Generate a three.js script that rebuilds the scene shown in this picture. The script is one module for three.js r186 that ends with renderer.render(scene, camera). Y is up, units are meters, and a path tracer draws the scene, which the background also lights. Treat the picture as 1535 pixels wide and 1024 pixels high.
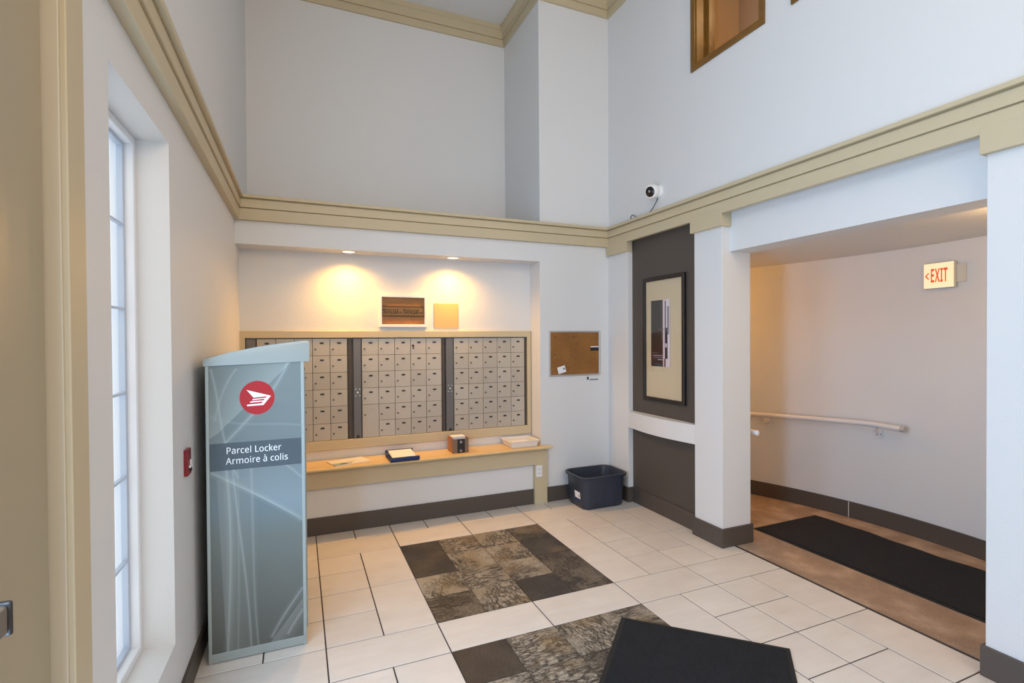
import * as THREE from 'three';
import { RoundedBoxGeometry } from 'three/addons/geometries/RoundedBoxGeometry.js';
import { mergeGeometries, toCreasedNormals } from 'three/addons/utils/BufferGeometryUtils.js';
import { RectAreaLightUniformsLib } from 'three/addons/lights/RectAreaLightUniformsLib.js';

// ------------------------------------------------------------------ camera, daylight, exposure
const scene = new THREE.Scene();
const camera = new THREE.PerspectiveCamera(2 * Math.atan(512 / 770.7) * 180 / Math.PI, 1535 / 1024, 0.05, 60);
camera.position.set(0, 1.6585, 0);
camera.rotation.order = 'YXZ';
camera.rotation.set(-0.010727, -0.409034, -0.006472);
camera.setViewOffset(1535, 1024, -13.7, -4.5, 1535, 1024);
camera.focus = 3.6;

const renderer = new THREE.WebGLRenderer({ antialias: true });
renderer.toneMapping = THREE.LinearToneMapping;
renderer.toneMappingExposure = 0.94;
renderer.shadowMap.enabled = true;
RectAreaLightUniformsLib.init();

scene.background = new THREE.Color(1.3, 1.43, 1.54);      // overcast sky, seen through the windows

function daylight(name, w, h, pos, look, power, tint) {    // daylight entering through a glazed opening of the place
  const l = new THREE.RectAreaLight(new THREE.Color(...tint), power, w, h);
  l.name = name; l.position.set(...pos); l.lookAt(...look); scene.add(l);
}
daylight('gallery_lamplight', 2.5, 1.9, [1.4, 3.9, 1.78], [1.4, 3.9, -3], 4.3, [1, 0.66, 0.34]);      // lamplit upper hall behind the camera
daylight('high_window_daylight', 1.5, 1.5, [-0.53, 4.0, -0.95], [3, 3.9, -0.87], 3.5, [0.6, 0.95, 1.26]);
daylight('tall_window_daylight', 0.68, 2.12, [-0.508, 1.43, -2.278], [3, 1.43, -2.203], 3.3, [0.62, 0.94, 1.3]);
daylight('door_glass_daylight', 0.42, 1.9, [-0.55, 1.3, -0.99], [3, 1.3, -0.914], 18, [0.64, 0.95, 1.42]);

// ------------------------------------------------------------------ helpers
let seed = 12345;
const rnd = () => { seed = (seed * 1664525 + 1013904223) >>> 0; return seed / 4294967296; };
const V3 = (x, y, z) => new THREE.Vector3(x, y, z);
const used = {};
function numbered(name) {
  const n = used[name] = (used[name] ?? -1) + 1;
  return n ? `${name}_${String(n).padStart(3, '0')}` : name;
}
function prep(o) { o.castShadow = true; o.receiveShadow = true; return o; }
function part(name, geo, mat, parent) {
  const o = prep(new THREE.Mesh(geo, mat)); o.name = numbered(name); (parent ?? scene).add(o); return o;
}
function structure(name, geo, mat, label) {
  const o = geo ? part(name, geo, mat) : new THREE.Group();
  if (!geo) { o.name = numbered(name); scene.add(o); }
  o.userData.kind = 'structure'; if (label) o.userData.label = label;
  return o;
}
function thing(name, label, category, pos = [0, 0, 0], turn = 0, group) {
  const o = new THREE.Group(); o.name = numbered(name); o.position.set(...pos); o.rotation.y = turn; scene.add(o);
  o.userData = { label, category }; if (group) o.userData.group = group;
  return o;
}
function tag(o, label, category, group) { o.userData.label = label; o.userData.category = category; if (group) o.userData.group = group; return o; }
// uv in metres from the dominant axis of each face
function uvBox(g, off = [0, 0]) {
  g = g.index ? g.toNonIndexed() : g;
  const p = g.attributes.position, uv = new Float32Array(p.count * 2), a = V3(), b = V3(), c = V3();
  for (let i = 0; i < p.count; i += 3) {
    a.fromBufferAttribute(p, i); b.fromBufferAttribute(p, i + 1); c.fromBufferAttribute(p, i + 2);
    const n = b.clone().sub(a).cross(c.clone().sub(a)), x = Math.abs(n.x), y = Math.abs(n.y), z = Math.abs(n.z);
    [a, b, c].forEach((v, k) => {
      const [s, t] = y >= x && y >= z ? [v.x, v.z] : x >= z ? [v.z, v.y] : [v.x, v.y];
      uv[(i + k) * 2] = s + off[0]; uv[(i + k) * 2 + 1] = t + off[1];
    });
  }
  g.setAttribute('uv', new THREE.BufferAttribute(uv, 2)); return g;
}
// box given by its corners, edges chamfered by r
function bx(x0, x1, y0, y1, z0, z1, r = 0) {
  const w = x1 - x0, h = y1 - y0, d = z1 - z0;
  const g = r ? new RoundedBoxGeometry(w, h, d, 1, Math.min(r, w / 2.01, h / 2.01, d / 2.01)) : new THREE.BoxGeometry(w, h, d);
  return uvBox(g.translate((x0 + x1) / 2, (y0 + y1) / 2, (z0 + z1) / 2));
}
const join = (...gs) => mergeGeometries(gs.flat().map((g) => { g = g.index ? g.toNonIndexed() : g; for (const k of Object.keys(g.attributes)) if (!['position', 'normal', 'uv'].includes(k)) g.deleteAttribute(k); return g; }));
const poly = (pts) => { const s = new THREE.Shape(); pts.forEach(([x, y], i) => (i ? s.lineTo(x, y) : s.moveTo(x, y))); s.closePath(); return s; };
const rectPath = (x0, x1, y0, y1) => new THREE.Path().moveTo(x0, y0).lineTo(x0, y1).lineTo(x1, y1).lineTo(x1, y0).closePath();
function slab(outline, holes, depth, bevel = 0) {          // outline in x,y, thickness along +z
  const s = poly(outline); for (const h of holes) s.holes.push(rectPath(...h));
  const g = new THREE.ExtrudeGeometry(s, { depth: depth - 2 * bevel, bevelEnabled: bevel > 0, bevelThickness: bevel, bevelSize: bevel, bevelOffset: -bevel, bevelSegments: 1, curveSegments: 12 });
  if (bevel) g.translate(0, 0, bevel);
  return uvBox(g);
}
const rectPts = (x0, x1, y0, y1) => [[x0, y0], [x1, y0], [x1, y1], [x0, y1]];
function cyl(r, a, b, seg = 20, r2 = r) {                   // cylinder between two points
  const d = b.clone().sub(a), g = new THREE.CylinderGeometry(r2, r, d.length(), seg);
  g.applyQuaternion(new THREE.Quaternion().setFromUnitVectors(V3(0, 1, 0), d.clone().normalize()));
  return g.translate(...a.clone().add(b).multiplyScalar(0.5).toArray());
}
const tube = (pts, r, seg = 40, rad = 8) => new THREE.TubeGeometry(new THREE.CatmullRomCurve3(pts.map((p) => V3(...p)), false, 'catmullrom', 0.3), seg, r, rad);
// a moulding profile [offset into the room, height] swept along a plan path [x, z], mitred at its corners
function sweep(path, profile, lift = [], wide = []) {
  const n = path.length, dirs = [], pos = [];
  for (let i = 0; i + 1 < n; i++) { const dx = path[i + 1][0] - path[i][0], dz = path[i + 1][1] - path[i][1], l = Math.hypot(dx, dz); dirs.push([-dz / l, dx / l]); }
  const ring = path.map(([x, z], i) => {
    const a = dirs[Math.max(0, i - 1)], b = dirs[Math.min(n - 2, i)], k = 1 + a[0] * b[0] + a[1] * b[1], m = [(a[0] + b[0]) / k, (a[1] + b[1]) / k];
    return profile.map(([o, y]) => [x + m[0] * o * (wide[i] ?? 1), y + (lift[i] ?? 0), z + m[1] * o * (wide[i] ?? 1)]);
  });
  const P = profile.length;
  for (let i = 0; i + 1 < n; i++) for (let k = 0; k < P; k++) {
    const a = ring[i][k], b = ring[i][(k + 1) % P], c = ring[i + 1][(k + 1) % P], d = ring[i + 1][k];
    pos.push(...a, ...b, ...c, ...a, ...c, ...d);
  }
  const tri = THREE.ShapeUtils.triangulateShape(profile.map((p) => new THREE.Vector2(...p)), []);
  for (const [e, flip] of [[0, 1], [n - 1, 0]]) for (const t of tri) (flip ? [...t].reverse() : t).forEach((k) => pos.push(...ring[e][k]));
  const g = new THREE.BufferGeometry(); g.setAttribute('position', new THREE.Float32BufferAttribute(pos, 3)); g.computeVertexNormals();
  return uvBox(g);
}
// left wall's own frame: x = distance into the room, z nearly the world's (the wall is 1.3 degrees off square)
const LX = -0.503, LT = -0.0215;
const LM = new THREE.Matrix4().makeTranslation(LX, 0, -2.6).multiply(new THREE.Matrix4().makeRotationY(LT)).multiply(new THREE.Matrix4().makeTranslation(0, 0, 2.6));
const lp = (n, y, s) => V3(n, y, s).applyMatrix4(LM);

// ------------------------------------------------------------------ textures
function hash(x, y, s) { let h = (x * 374761393 + y * 668265263 + s * 974711) | 0; h = Math.imul(h ^ (h >>> 13), 1274126177); return ((h ^ (h >>> 16)) >>> 0) / 4294967296; }
function vnoise(x, y, per, s) {
  const xi = Math.floor(x), yi = Math.floor(y), fx = x - xi, fy = y - yi, u = fx * fx * (3 - 2 * fx), v = fy * fy * (3 - 2 * fy), m = (a) => ((a % per) + per) % per;
  const h = (a, b) => hash(m(a), m(b), s);
  return (h(xi, yi) * (1 - u) + h(xi + 1, yi) * u) * (1 - v) + (h(xi, yi + 1) * (1 - u) + h(xi + 1, yi + 1) * u) * v;
}
function fbm(x, y, per, s, oct = 4) { let a = 0, w = 0.5, t = 0; for (let o = 0; o < oct; o++) { a += w * vnoise(x, y, per, s + o * 17); t += w; x *= 2; y *= 2; per *= 2; w *= 0.5; } return a / t; }
function tex(size, f, srgb, metres = 1) {
  const d = new Uint8Array(size * size * 4);
  for (let y = 0; y < size; y++) for (let x = 0; x < size; x++) {
    const c = f(x / size, y / size), o = (y * size + x) * 4;
    for (let k = 0; k < 3; k++) d[o + k] = Math.max(0, Math.min(255, Array.isArray(c) ? c[k] : c * 255));
    d[o + 3] = 255;
  }
  const t = new THREE.DataTexture(d, size, size); t.wrapS = t.wrapT = THREE.RepeatWrapping; t.magFilter = THREE.LinearFilter; t.minFilter = THREE.LinearMipmapLinearFilter; t.generateMipmaps = true;
  if (srgb) t.colorSpace = THREE.SRGBColorSpace;
  t.repeat.set(1 / metres, 1 / metres); t.needsUpdate = true; return t;
}
function canvasTex(w, h, draw) {
  const c = document.createElement('canvas'); c.width = w; c.height = h; draw(c.getContext('2d'), w, h);
  const t = new THREE.CanvasTexture(c); t.colorSpace = THREE.SRGBColorSpace; return t;
}
const mix3 = (a, b, t) => a.map((v, i) => v + (b[i] - v) * t);
const std = (o) => new THREE.MeshStandardMaterial({ roughness: 0.6, ...o });
const lin = (r, g, b) => new THREE.Color().setRGB(r, g, b);

const peel = tex(256, (u, v) => fbm(u * 48, v * 48, 48, 3, 3), false, 0.5);
const M = {};
M.wall = std({ color: lin(0.725, 0.73, 0.73), roughness: 0.62, bumpMap: peel, bumpScale: 0.0006 });
M.ceiling = std({ color: lin(0.76, 0.75, 0.73), roughness: 0.9, bumpMap: peel, bumpScale: 0.001 });
M.trim = std({ color: lin(0.565, 0.478, 0.315), roughness: 0.5, bumpMap: peel, bumpScale: 0.0002 });
M.brown = std({ color: lin(0.082, 0.066, 0.055), roughness: 0.6, bumpMap: peel, bumpScale: 0.0006 });
M.base = std({ color: lin(0.086, 0.068, 0.056), roughness: 0.5 });
M.white = std({ color: lin(0.82, 0.83, 0.83), roughness: 0.4 });
M.vinyl = std({ color: lin(0.8, 0.83, 0.87), roughness: 0.35 });
M.spacer = std({ color: lin(0.5, 0.57, 0.68), roughness: 0.35, metalness: 0.3 });
M.black = std({ color: lin(0.012, 0.012, 0.013), roughness: 0.5 });
M.darkmetal = std({ color: lin(0.035, 0.03, 0.027), roughness: 0.45 });
M.alu = std({ color: lin(0.62, 0.63, 0.65), roughness: 0.35, metalness: 0.9 });
M.steel = std({ color: lin(0.5, 0.48, 0.45), roughness: 0.3, metalness: 1 });
M.glass = new THREE.MeshPhysicalMaterial({ color: 0xffffff, specularIntensity: 0.4, roughness: 0.02, transmission: 1, thickness: 0, ior: 1.5 });
M.red = std({ color: lin(0.22, 0.008, 0.014), roughness: 0.35 });
M.paper = std({ color: lin(0.82, 0.82, 0.84), roughness: 0.8 });
M.grout = std({ color: lin(0.05, 0.032, 0.024), roughness: 0.95 });
M.lampglow = std({ color: lin(0.9, 0.85, 0.75), emissive: lin(1, 0.78, 0.5), emissiveIntensity: 3 });

// ------------------------------------------------------------------ floor: cream tiles round slate squares
const TM = 0.305, TX = 0.7306, TZ = -4.1626, XR = 3.172, ZB = -4.70, ZF = 1.80;
const cream = tex(512, (u, v) => { const a = fbm(u * 3, v * 22, 1e6, 5, 4) * 0.6 + fbm(u * 9, v * 9, 1e6, 9, 3) * 0.4; return mix3([208, 199, 189], [228, 221, 213], a); }, true, 0.9);
cream.wrapS = cream.wrapT = THREE.MirroredRepeatWrapping;
const creamMats = [0.97, 1.0, 1.03].map((k) => std({ map: cream, color: lin(k, k, k), roughness: 0.33 }));
function slateTex(s, dark, light, level, wrinkle, grain) {   // cleft slate: thin broken wrinkles on a grainy face
  const T = (u, v) => {
    const wx = fbm(u * 4, v * 4, 1e6, s, 3) - 0.5, wy = fbm(u * 4, v * 4, 1e6, s + 50, 3) - 0.5, x = u + wx * 0.10, y = v + wy * 0.13;
    const r1 = 1 - Math.abs(2 * fbm(x * 15, y * 44, 1e6, s + 7, 3) - 1), r2 = 1 - Math.abs(2 * fbm(x * 34 + 9, y * 70, 1e6, s + 19, 2) - 1), gate = Math.min(1, Math.max(0, (fbm(u * 7, v * 7, 1e6, s + 90, 2) - 0.3) * 2.6));
    const fine = fbm(u * 130, v * 190, 1e6, s + 3, 2) - 0.5, patch = fbm(u * 3.1, v * 3.1, 1e6, s + 31, 3) - 0.5;
    return Math.min(1, Math.max(0, level + patch * 0.75 + fine * grain - wrinkle * gate * (Math.pow(r1, 5) * 0.9 + Math.pow(r2, 5) * 0.45)));
  };
  const map = tex(640, (u, v) => { const m = fbm(u * 4, v * 4, 1e6, s + 77, 3); return mix3(mix3(dark, light, T(u, v)), [146, 114, 70], Math.max(0, m - 0.56) * 1.3); }, true, 0.95);
  const bump = tex(640, (u, v) => T(u, v), false, 0.95);
  return std({ map, bumpMap: bump, bumpScale: 0.003, roughness: 0.5 });
}
const slate = {
  d: slateTex(11, [42, 39, 38], [104, 96, 88], 0.26, -0.25, 0.5), l: slateTex(23, [56, 50, 44], [176, 166, 148], 0.86, 0.95, 0.7), m: slateTex(37, [46, 41, 37], [158, 144, 122], 0.5, 0.8, 0.8),
};
function tileGeo(x0, x1, z0, z1, gap, h, turn) {           // a tile with a small bevel round its upper face
  const g = gap / 2, b = 0.0022, X0 = x0 + g, X1 = x1 - g, Z0 = z0 + g, Z1 = z1 - g, cx = (x0 + x1) / 2, cz = (z0 + z1) / 2;
  const ring = (o, y) => [[X0 + o, y, Z0 + o], [X0 + o, y, Z1 - o], [X1 - o, y, Z1 - o], [X1 - o, y, Z0 + o]].map(([x, yy, z]) => [x - cx, yy, z - cz]);
  const t = ring(b, h), m = ring(0, h - b * 0.8), lo = ring(0, -0.008), pos = [], uv = [], q = (a, b2, c, d) => { for (const v of [a, b2, c, a, c, d]) pos.push(...v); };
  q(...t); for (let k = 0; k < 4; k++) { const j = (k + 1) % 4; q(t[k], m[k], m[j], t[j]); q(m[k], lo[k], lo[j], m[j]); }
  const ou = 0.17 + rnd() * 0.6, ov = 0.17 + rnd() * 0.6;
  for (let i = 0; i < pos.length; i += 3) { let u = pos[i], v = pos[i + 2]; if (turn & 1) [u, v] = [v, -u]; if (turn & 2) { u = -u; v = -v; } uv.push(u + ou, v + ov); }
  const geo = new THREE.BufferGeometry(); geo.setAttribute('position', new THREE.Float32BufferAttribute(pos, 3)); geo.setAttribute('uv', new THREE.Float32BufferAttribute(uv, 2)); geo.computeVertexNormals();
  geo.userData.at = [cx, 0, cz]; return geo;
}
const floor = structure('floor', bx(-0.75, XR, -0.12, -0.0035, -4.72, ZF + 0.3), M.grout);
{
  const far = [];
  const add = (i0, i1, j0, j1, kind) => {
    const x0 = Math.max(TX + i0 * TM, -0.5), x1 = Math.min(TX + i1 * TM, XR), z0 = Math.max(TZ + j0 * TM, ZB), z1 = Math.min(TZ + j1 * TM, ZF);
    if (x1 - x0 < 0.02 || z1 - z0 < 0.02) return;
    const isSlate = kind !== 'c', g = tileGeo(x0, x1, z0, z1, isSlate ? 0.003 : 0.007, (rnd() - 0.5) * 0.0006, isSlate ? Math.floor(rnd() * 4) : 0);
    const [cx, , cz] = g.userData.at;
    if (z0 > -0.9) { if (!isSlate) far.push(g.translate(cx, 0, cz)); else farSlate.push(g.translate(cx, 0, cz)); return; }
    const o = part(isSlate ? 'slate_tile' : 'tile', g, isSlate ? slate[kind] : creamMats[Math.floor(rnd() * 3)], floor);
    o.position.set(cx, 0, cz);
  };
  const farSlate = [], first = ['dllm', 'dlld', 'lllm', 'mldm'], second = ['dlll', 'llml', 'lmll', 'dlml'];
  for (let i = -4; i < 8; i++) add(i, i + 1, -2, -1, 'c');
  for (let j = -1; j < 20; j += 5) {
    for (let i = -4; i < 8; i += 2) add(i, i + 2, j, j + 1, 'c');
    for (const i0 of [-4, 4]) {
      for (const k of [0, 3]) for (const r of [0, 2]) add(i0 + k, i0 + k + 1, j + 1 + r, j + 3 + r, 'c');
      for (const k of [1, 2]) for (let r = 0; r < 4; r++) add(i0 + k, i0 + k + 1, j + 1 + r, j + 2 + r, 'c');
    }
    const rows = j < 2 ? first : second;
    for (let r = 0; r < 4; r++) for (let c = 0; c < 4; c++) add(c, c + 1, j + 1 + r, j + 2 + r, rows[r][c]);
  }
  part('tile_field', join(far), creamMats[1], floor).userData.kind = 'stuff';
  part('slate_field', join(farSlate), slate.m, floor).userData.kind = 'stuff';
}

// ------------------------------------------------------------------ corridor floor and walls
const CX = 0.933, CZ = -2.617, CR = 3.746;                   // plan circle of the corridor's curved wall
const onArc = (z, r = CR) => [CX + Math.sqrt(r * r - (z - CZ) ** 2), z];
const arcPts = (r, z0, z1, n = 40) => Array.from({ length: n + 1 }, (_, i) => onArc(z0 + (z1 - z0) * i / n, r));
const carpetMap = tex(512, (u, v) => { const a = fbm(u * 7, v * 7, 7, 61, 4), b = fbm(u * 128, v * 128, 128, 62, 2); return mix3([154, 130, 109], [188, 164, 142], Math.min(1, Math.max(0, (a - 0.5) * 2.4 + 0.5)) * 0.75 + (b - 0.5) * 0.6 + 0.1); }, true, 0.8);
const pile = tex(256, (u, v) => fbm(u * 96, v * 96, 96, 71, 2), false, 0.25);
M.carpet = std({ map: carpetMap, roughness: 1, bumpMap: pile, bumpScale: 0.004 });
structure('corridor_floor', bx(XR + 0.004, 5.0, -0.12, -0.001, -5.4, -0.5), M.carpet);
structure('threshold_strip', bx(XR - 0.001, XR + 0.012, -0.01, 0.0035, -3.08, -1.39, 0.002), M.darkmetal);
{
  const arcWall = (r0, r1, h0, h1) => {
    const z0 = -5.3, z1 = -0.6, s = poly([...arcPts(r0, z0, z1).map(([x, z]) => [x, -z]), ...arcPts(r1, z1, z0).map(([x, z]) => [x, -z])]);
    const g = new THREE.ExtrudeGeometry(s, { depth: h1 - h0, bevelEnabled: false }); g.rotateX(-Math.PI / 2); g.translate(0, h0, 0);
    return uvBox(toCreasedNormals(g, 0.5));
  };
  structure('wall_corridor', arcWall(CR, CR + 0.15, 0, 2.6), M.wall);
  structure('baseboard_corridor', arcWall(CR - 0.014, CR, 0, 0.146), M.base);
  { const z = -3.13, [x, zz] = onArc(z, CR - 0.0145); structure('baseboard_joint', bx(x - 0.0015, x + 0.002, 0.002, 0.144, zz - 0.0025, zz + 0.0025), M.white); }
  structure('wall_corridor_far', bx(3.2, 4.6, 0, 2.6, -5.4, -5.25), M.wall);
  structure('wall_corridor_near', bx(3.34, 4.6, 0, 2.6, -0.75, -0.6), M.wall);
  structure('ceiling_corridor', bx(3.3, 5.1, 2.395, 2.5, -5.4, -0.5), M.ceiling);
}

// ------------------------------------------------------------------ room shell
const YC = 5.27;
{
  const g = slab([[-1.9, 0], [5.75, 0], [5.75, YC + 0.1], [-1.9, YC + 0.1]], [[1.92, 2.635, 0.345, 2.51], [0.62, 1.665, -0.0, 2.6], [0.15, 1.75, 3.2, 4.8]], 0.22);
  g.rotateY(Math.PI / 2); g.translate(-0.22, 0, 0);          // x -> -z, thickness into -x .. 0
  structure('wall_left', uvBox(g).applyMatrix4(LM), M.wall);
}
structure('wall_back', slab([[-0.62, 0], [3.3, 0], [3.3, 2.8], [-0.62, 2.8], [-0.62, 2.44], [2.242, 2.44], [2.242, 0.567], [-0.62, 0.567]], [], 0.24).translate(0, 0, -4.93), M.wall);
structure('wall_niche', bx(-0.62, 3.3, 0, 2.8, -5.05, -4.93), M.wall);
structure('ledge_shelf', bx(-0.62, 2.3, 2.74, 2.8, -5.75, -4.935), M.wall);
structure('wall_back_upper', bx(-0.62, 2.25, 2.7, YC + 0.05, -5.8, -5.62), M.wall);
structure('wall_return', bx(2.245, 3.4, 2.8, YC + 0.05, -5.8, -4.69), M.wall);
{
  const g = slab([[-1.8, 2.66], [4.7, 2.66], [4.7, YC + 0.05], [-1.8, YC + 0.05]], [[2.72, 3.375, 3.935, 4.82], [1.76, 2.415, 3.935, 4.82]], 0.2);
  g.rotateY(Math.PI / 2); g.translate(3.065, 0, 0); structure('wall_right_upper', uvBox(g), M.wall);
}
structure('column', bx(3.055, 3.36, 0, 2.66, -4.75, -4.335, 0.004), M.wall);
structure('wall_accent', bx(3.112, 3.345, 0, 2.66, -4.335, -3.385), M.brown, 'dark brown wall panel between the two columns');
structure('wall_corridor_side', bx(3.345, 3.358, 0, 2.6, -5.3, -3.385), M.wall);
structure('column', bx(3.055, 3.356, 0, 2.66, -3.385, -3.078, 0.004), M.wall);
structure('opening_header', bx(3.138, 3.35, 2.34, 2.66, -3.08, -1.38), M.wall);
structure('column', bx(3.06, 3.36, 0, 2.66, -1.39, ZF + 0.05, 0.004), M.wall);
{
  const front = structure('wall_front', slab([[-0.85, 0], [3.4, 0], [3.4, YC + 0.05], [-0.85, YC + 0.05]], [[0.15, 2.65, 0.02, 2.4], [0.15, 2.65, 2.95, 4.85]], 0.15).translate(0, 0, ZF), M.wall);
  for (const [y0, y1] of [[0.02, 2.4], [2.95, 4.85]]) {
    const w = structure(y0 < 1 ? 'window_5' : 'window_6');
    part('frame', slab(rectPts(0.15, 2.65, y0, y1), [[0.2, 1.37, y0 + 0.05, y1 - 0.05], [1.43, 2.6, y0 + 0.05, y1 - 0.05]], 0.05).translate(0, 0, ZF + 0.06), M.darkmetal, w);
    part('pane', bx(0.2, 1.37, y0 + 0.05, y1 - 0.05, ZF + 0.08, ZF + 0.084), M.glass, w);
    part('pane', bx(1.43, 2.6, y0 + 0.05, y1 - 0.05, ZF + 0.08, ZF + 0.084), M.glass, w);
  }
}
structure('ceiling', bx(-0.85, 3.4, YC, YC + 0.12, -5.85, ZF + 0.2), M.ceiling);
// bowed rail across the brown panel
{
  const s = new THREE.Shape(), z0 = 3.383, z1 = 4.337, b = 0.055; s.moveTo(3.112, z0); s.lineTo(3.058, z0);
  for (let i = 1; i <= 20; i++) { const t = i / 20; s.lineTo(3.058 - b * Math.sin(Math.PI * t), z0 + (z1 - z0) * t); }
  s.lineTo(3.112, z1); s.closePath();
  const g = new THREE.ExtrudeGeometry(s, { depth: 0.163, bevelEnabled: false }); g.rotateX(-Math.PI / 2); g.translate(0, 0.761, 0);
  structure('chair_rail', uvBox(toCreasedNormals(g, 0.5)), M.wall);
}
// mouldings
const LP = (s) => { const p = lp(0, 0, s); return [p.x, p.z]; };
const ledgePath = [LP(0.4), [lp(0, 0, -4.69).x, -4.69], [3.065, -4.69], [3.065, ZF]];
structure('trim_1', sweep(ledgePath, [[0, 2.628], [0.036, 2.628], [0.038, 2.63], [0.038, 2.716], [0.036, 2.718], [0.028, 2.719], [0.028, 2.723], [0.046, 2.724], [0.048, 2.726], [0.048, 2.789], [0.046, 2.791], [0.036, 2.792], [0.036, 2.799], [0.066, 2.8], [0.069, 2.803], [0.069, 2.822], [0.066, 2.826], [0, 2.826]], [0.112], [1.45]), M.trim, 'tan ledge moulding round the room');
const crownPath = [LP(0.4), [lp(0, 0, -5.62).x, -5.62], [2.245, -5.62], [2.245, -4.69], [3.065, -4.69], [3.065, ZF]];
structure('trim_2', sweep(crownPath, [[0, 5.06], [0.022, 5.06], [0.024, 5.062], [0.024, 5.132], [0.018, 5.134], [0.018, 5.139], [0.036, 5.14], [0.038, 5.143], [0.038, 5.2], [0.05, 5.214], [0.072, 5.226], [0.075, 5.23], [0.075, YC], [0, YC]]), M.trim, 'tan crown moulding under the ceiling');
{
  const cap = (z0, z1, x1) => bx(3.026, x1, 2.532, 2.66, z0, z1, 0.003);
  structure('column_capital', cap(-4.685, -4.318, 3.1), M.trim); structure('column_capital', cap(-3.405, -3.06, 3.137), M.trim); structure('column_capital', cap(-1.405, ZF, 3.137), M.trim);
}
// baseboards
const H = 0.15, bb = (name, ...a) => structure(name, bx(...a, 0.003), M.base);
structure('baseboard_left', bx(0, 0.014, 0, 0.118, -4.69, -1.76).applyMatrix4(LM), M.base);
bb('baseboard_back', -0.45, 2.152, 0, H, -4.69, -4.676);
bb('baseboard_back', 2.292, 3.045, 0, H, -4.69, -4.676);
bb('baseboard_right', 3.04, 3.112, 0, H, -4.675, -4.32);
bb('baseboard_right', 3.097, 3.112, 0, H, -4.32, -3.4);
bb('baseboard_right', 3.039, 3.371, 0, H, -3.4, -3.063);
bb('baseboard_right', 3.044, 3.376, 0, H, -1.405, ZF);

// ------------------------------------------------------------------ left window
{
  const w = structure('window_1', null, null, 'tall white window deep in the left wall');
  const s0 = -2.635, s1 = -1.92, y0 = 0.345, y1 = 2.51, L = (g) => g.applyMatrix4(LM);
  const frameIn = (a, h0, h1) => { const g = slab(rectPts(-s1, -s0, y0, y1), [[-s1 + a, -s0 - a, y0 + a, y1 - a]], h1 - h0, 0.003); g.rotateY(Math.PI / 2); g.translate(h0, 0, 0); return L(uvBox(g)); };
  part('window_frame', frameIn(0.032, -0.2, -0.118), M.vinyl, w);
  part('spacer', frameIn(0.046, -0.176, -0.15), M.spacer, w);
  for (const y of [2.14, 1.793, 1.446, 1.099, 0.752]) part('muntin', L(bx(-0.17, -0.15, y - 0.005, y + 0.005, s0 + 0.03, s1 - 0.03, 0.003)), M.spacer, w);
  part('muntin', L(bx(-0.169, -0.151, y0 + 0.03, y1 - 0.03, -2.29, -2.274, 0.003)), M.vinyl, w);
  part('pane', L(bx(-0.18, -0.176, y0 + 0.03, y1 - 0.03, s0 + 0.03, s1 - 0.03)), M.glass, w);
  const h = structure('window_2');
  const g = slab(rectPts(0.15, 1.75, 3.2, 4.8), [[0.19, 0.93, 3.24, 4.76], [0.97, 1.71, 3.24, 4.76]], 0.06, 0.003); g.rotateY(Math.PI / 2); g.translate(-0.19, 0, 0);
  part('window_frame', L(uvBox(g)), M.vinyl, h);
  part('pane', L(bx(-0.165, -0.161, 3.24, 4.76, -1.71, -0.19)), M.glass, h);
}
// ------------------------------------------------------------------ entrance door in the left wall
{
  M.door = std({ color: lin(0.40, 0.34, 0.23), roughness: 0.4 });
  const d = structure('door_1', null, null, 'beige exit door beside the tall window');
  const L = (g) => g.applyMatrix4(LM);
  part('casing', L(bx(0, 0.016, 0, 2.69, -1.692, -1.588, 0.004)), M.trim, d);
  part('jamb', L(bx(-0.2, 0.002, 0, 2.6, -1.66, -1.585, 0.003)), std({ color: lin(0.6, 0.53, 0.4), roughness: 0.4 }), d);
  const leaf = slab(rectPts(0.66, 1.579, 0.01, 2.58), [[0.78, 1.2, 0.35, 1.02], [0.78, 1.2, 1.25, 2.3]], 0.045, 0.003); leaf.rotateY(Math.PI / 2); leaf.translate(-0.075, 0, 0);
  part('door_leaf', L(uvBox(leaf)), M.door, d);
  part('pane', L(bx(-0.055, -0.051, 0.35, 1.02, -1.2, -0.78)), M.glass, d); part('pane', L(bx(-0.055, -0.051, 1.25, 2.3, -1.2, -0.78)), M.glass, d);
  part('door_head', L(bx(-0.2, 0.0, 2.585, 2.61, -1.66, -0.62)), M.trim, d);
  const pb = part('panic_bar', L(join(bx(-0.03, 0.03, 1.112, 1.17, -1.262, -0.72, 0.008))), std({ color: lin(0.25, 0.23, 0.2), roughness: 0.4, metalness: 0.6 }), d);
  part('end_cap', L(bx(-0.026, 0.034, 1.108, 1.174, -1.27, -1.258, 0.005)), M.darkmetal, pb);
}

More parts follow.
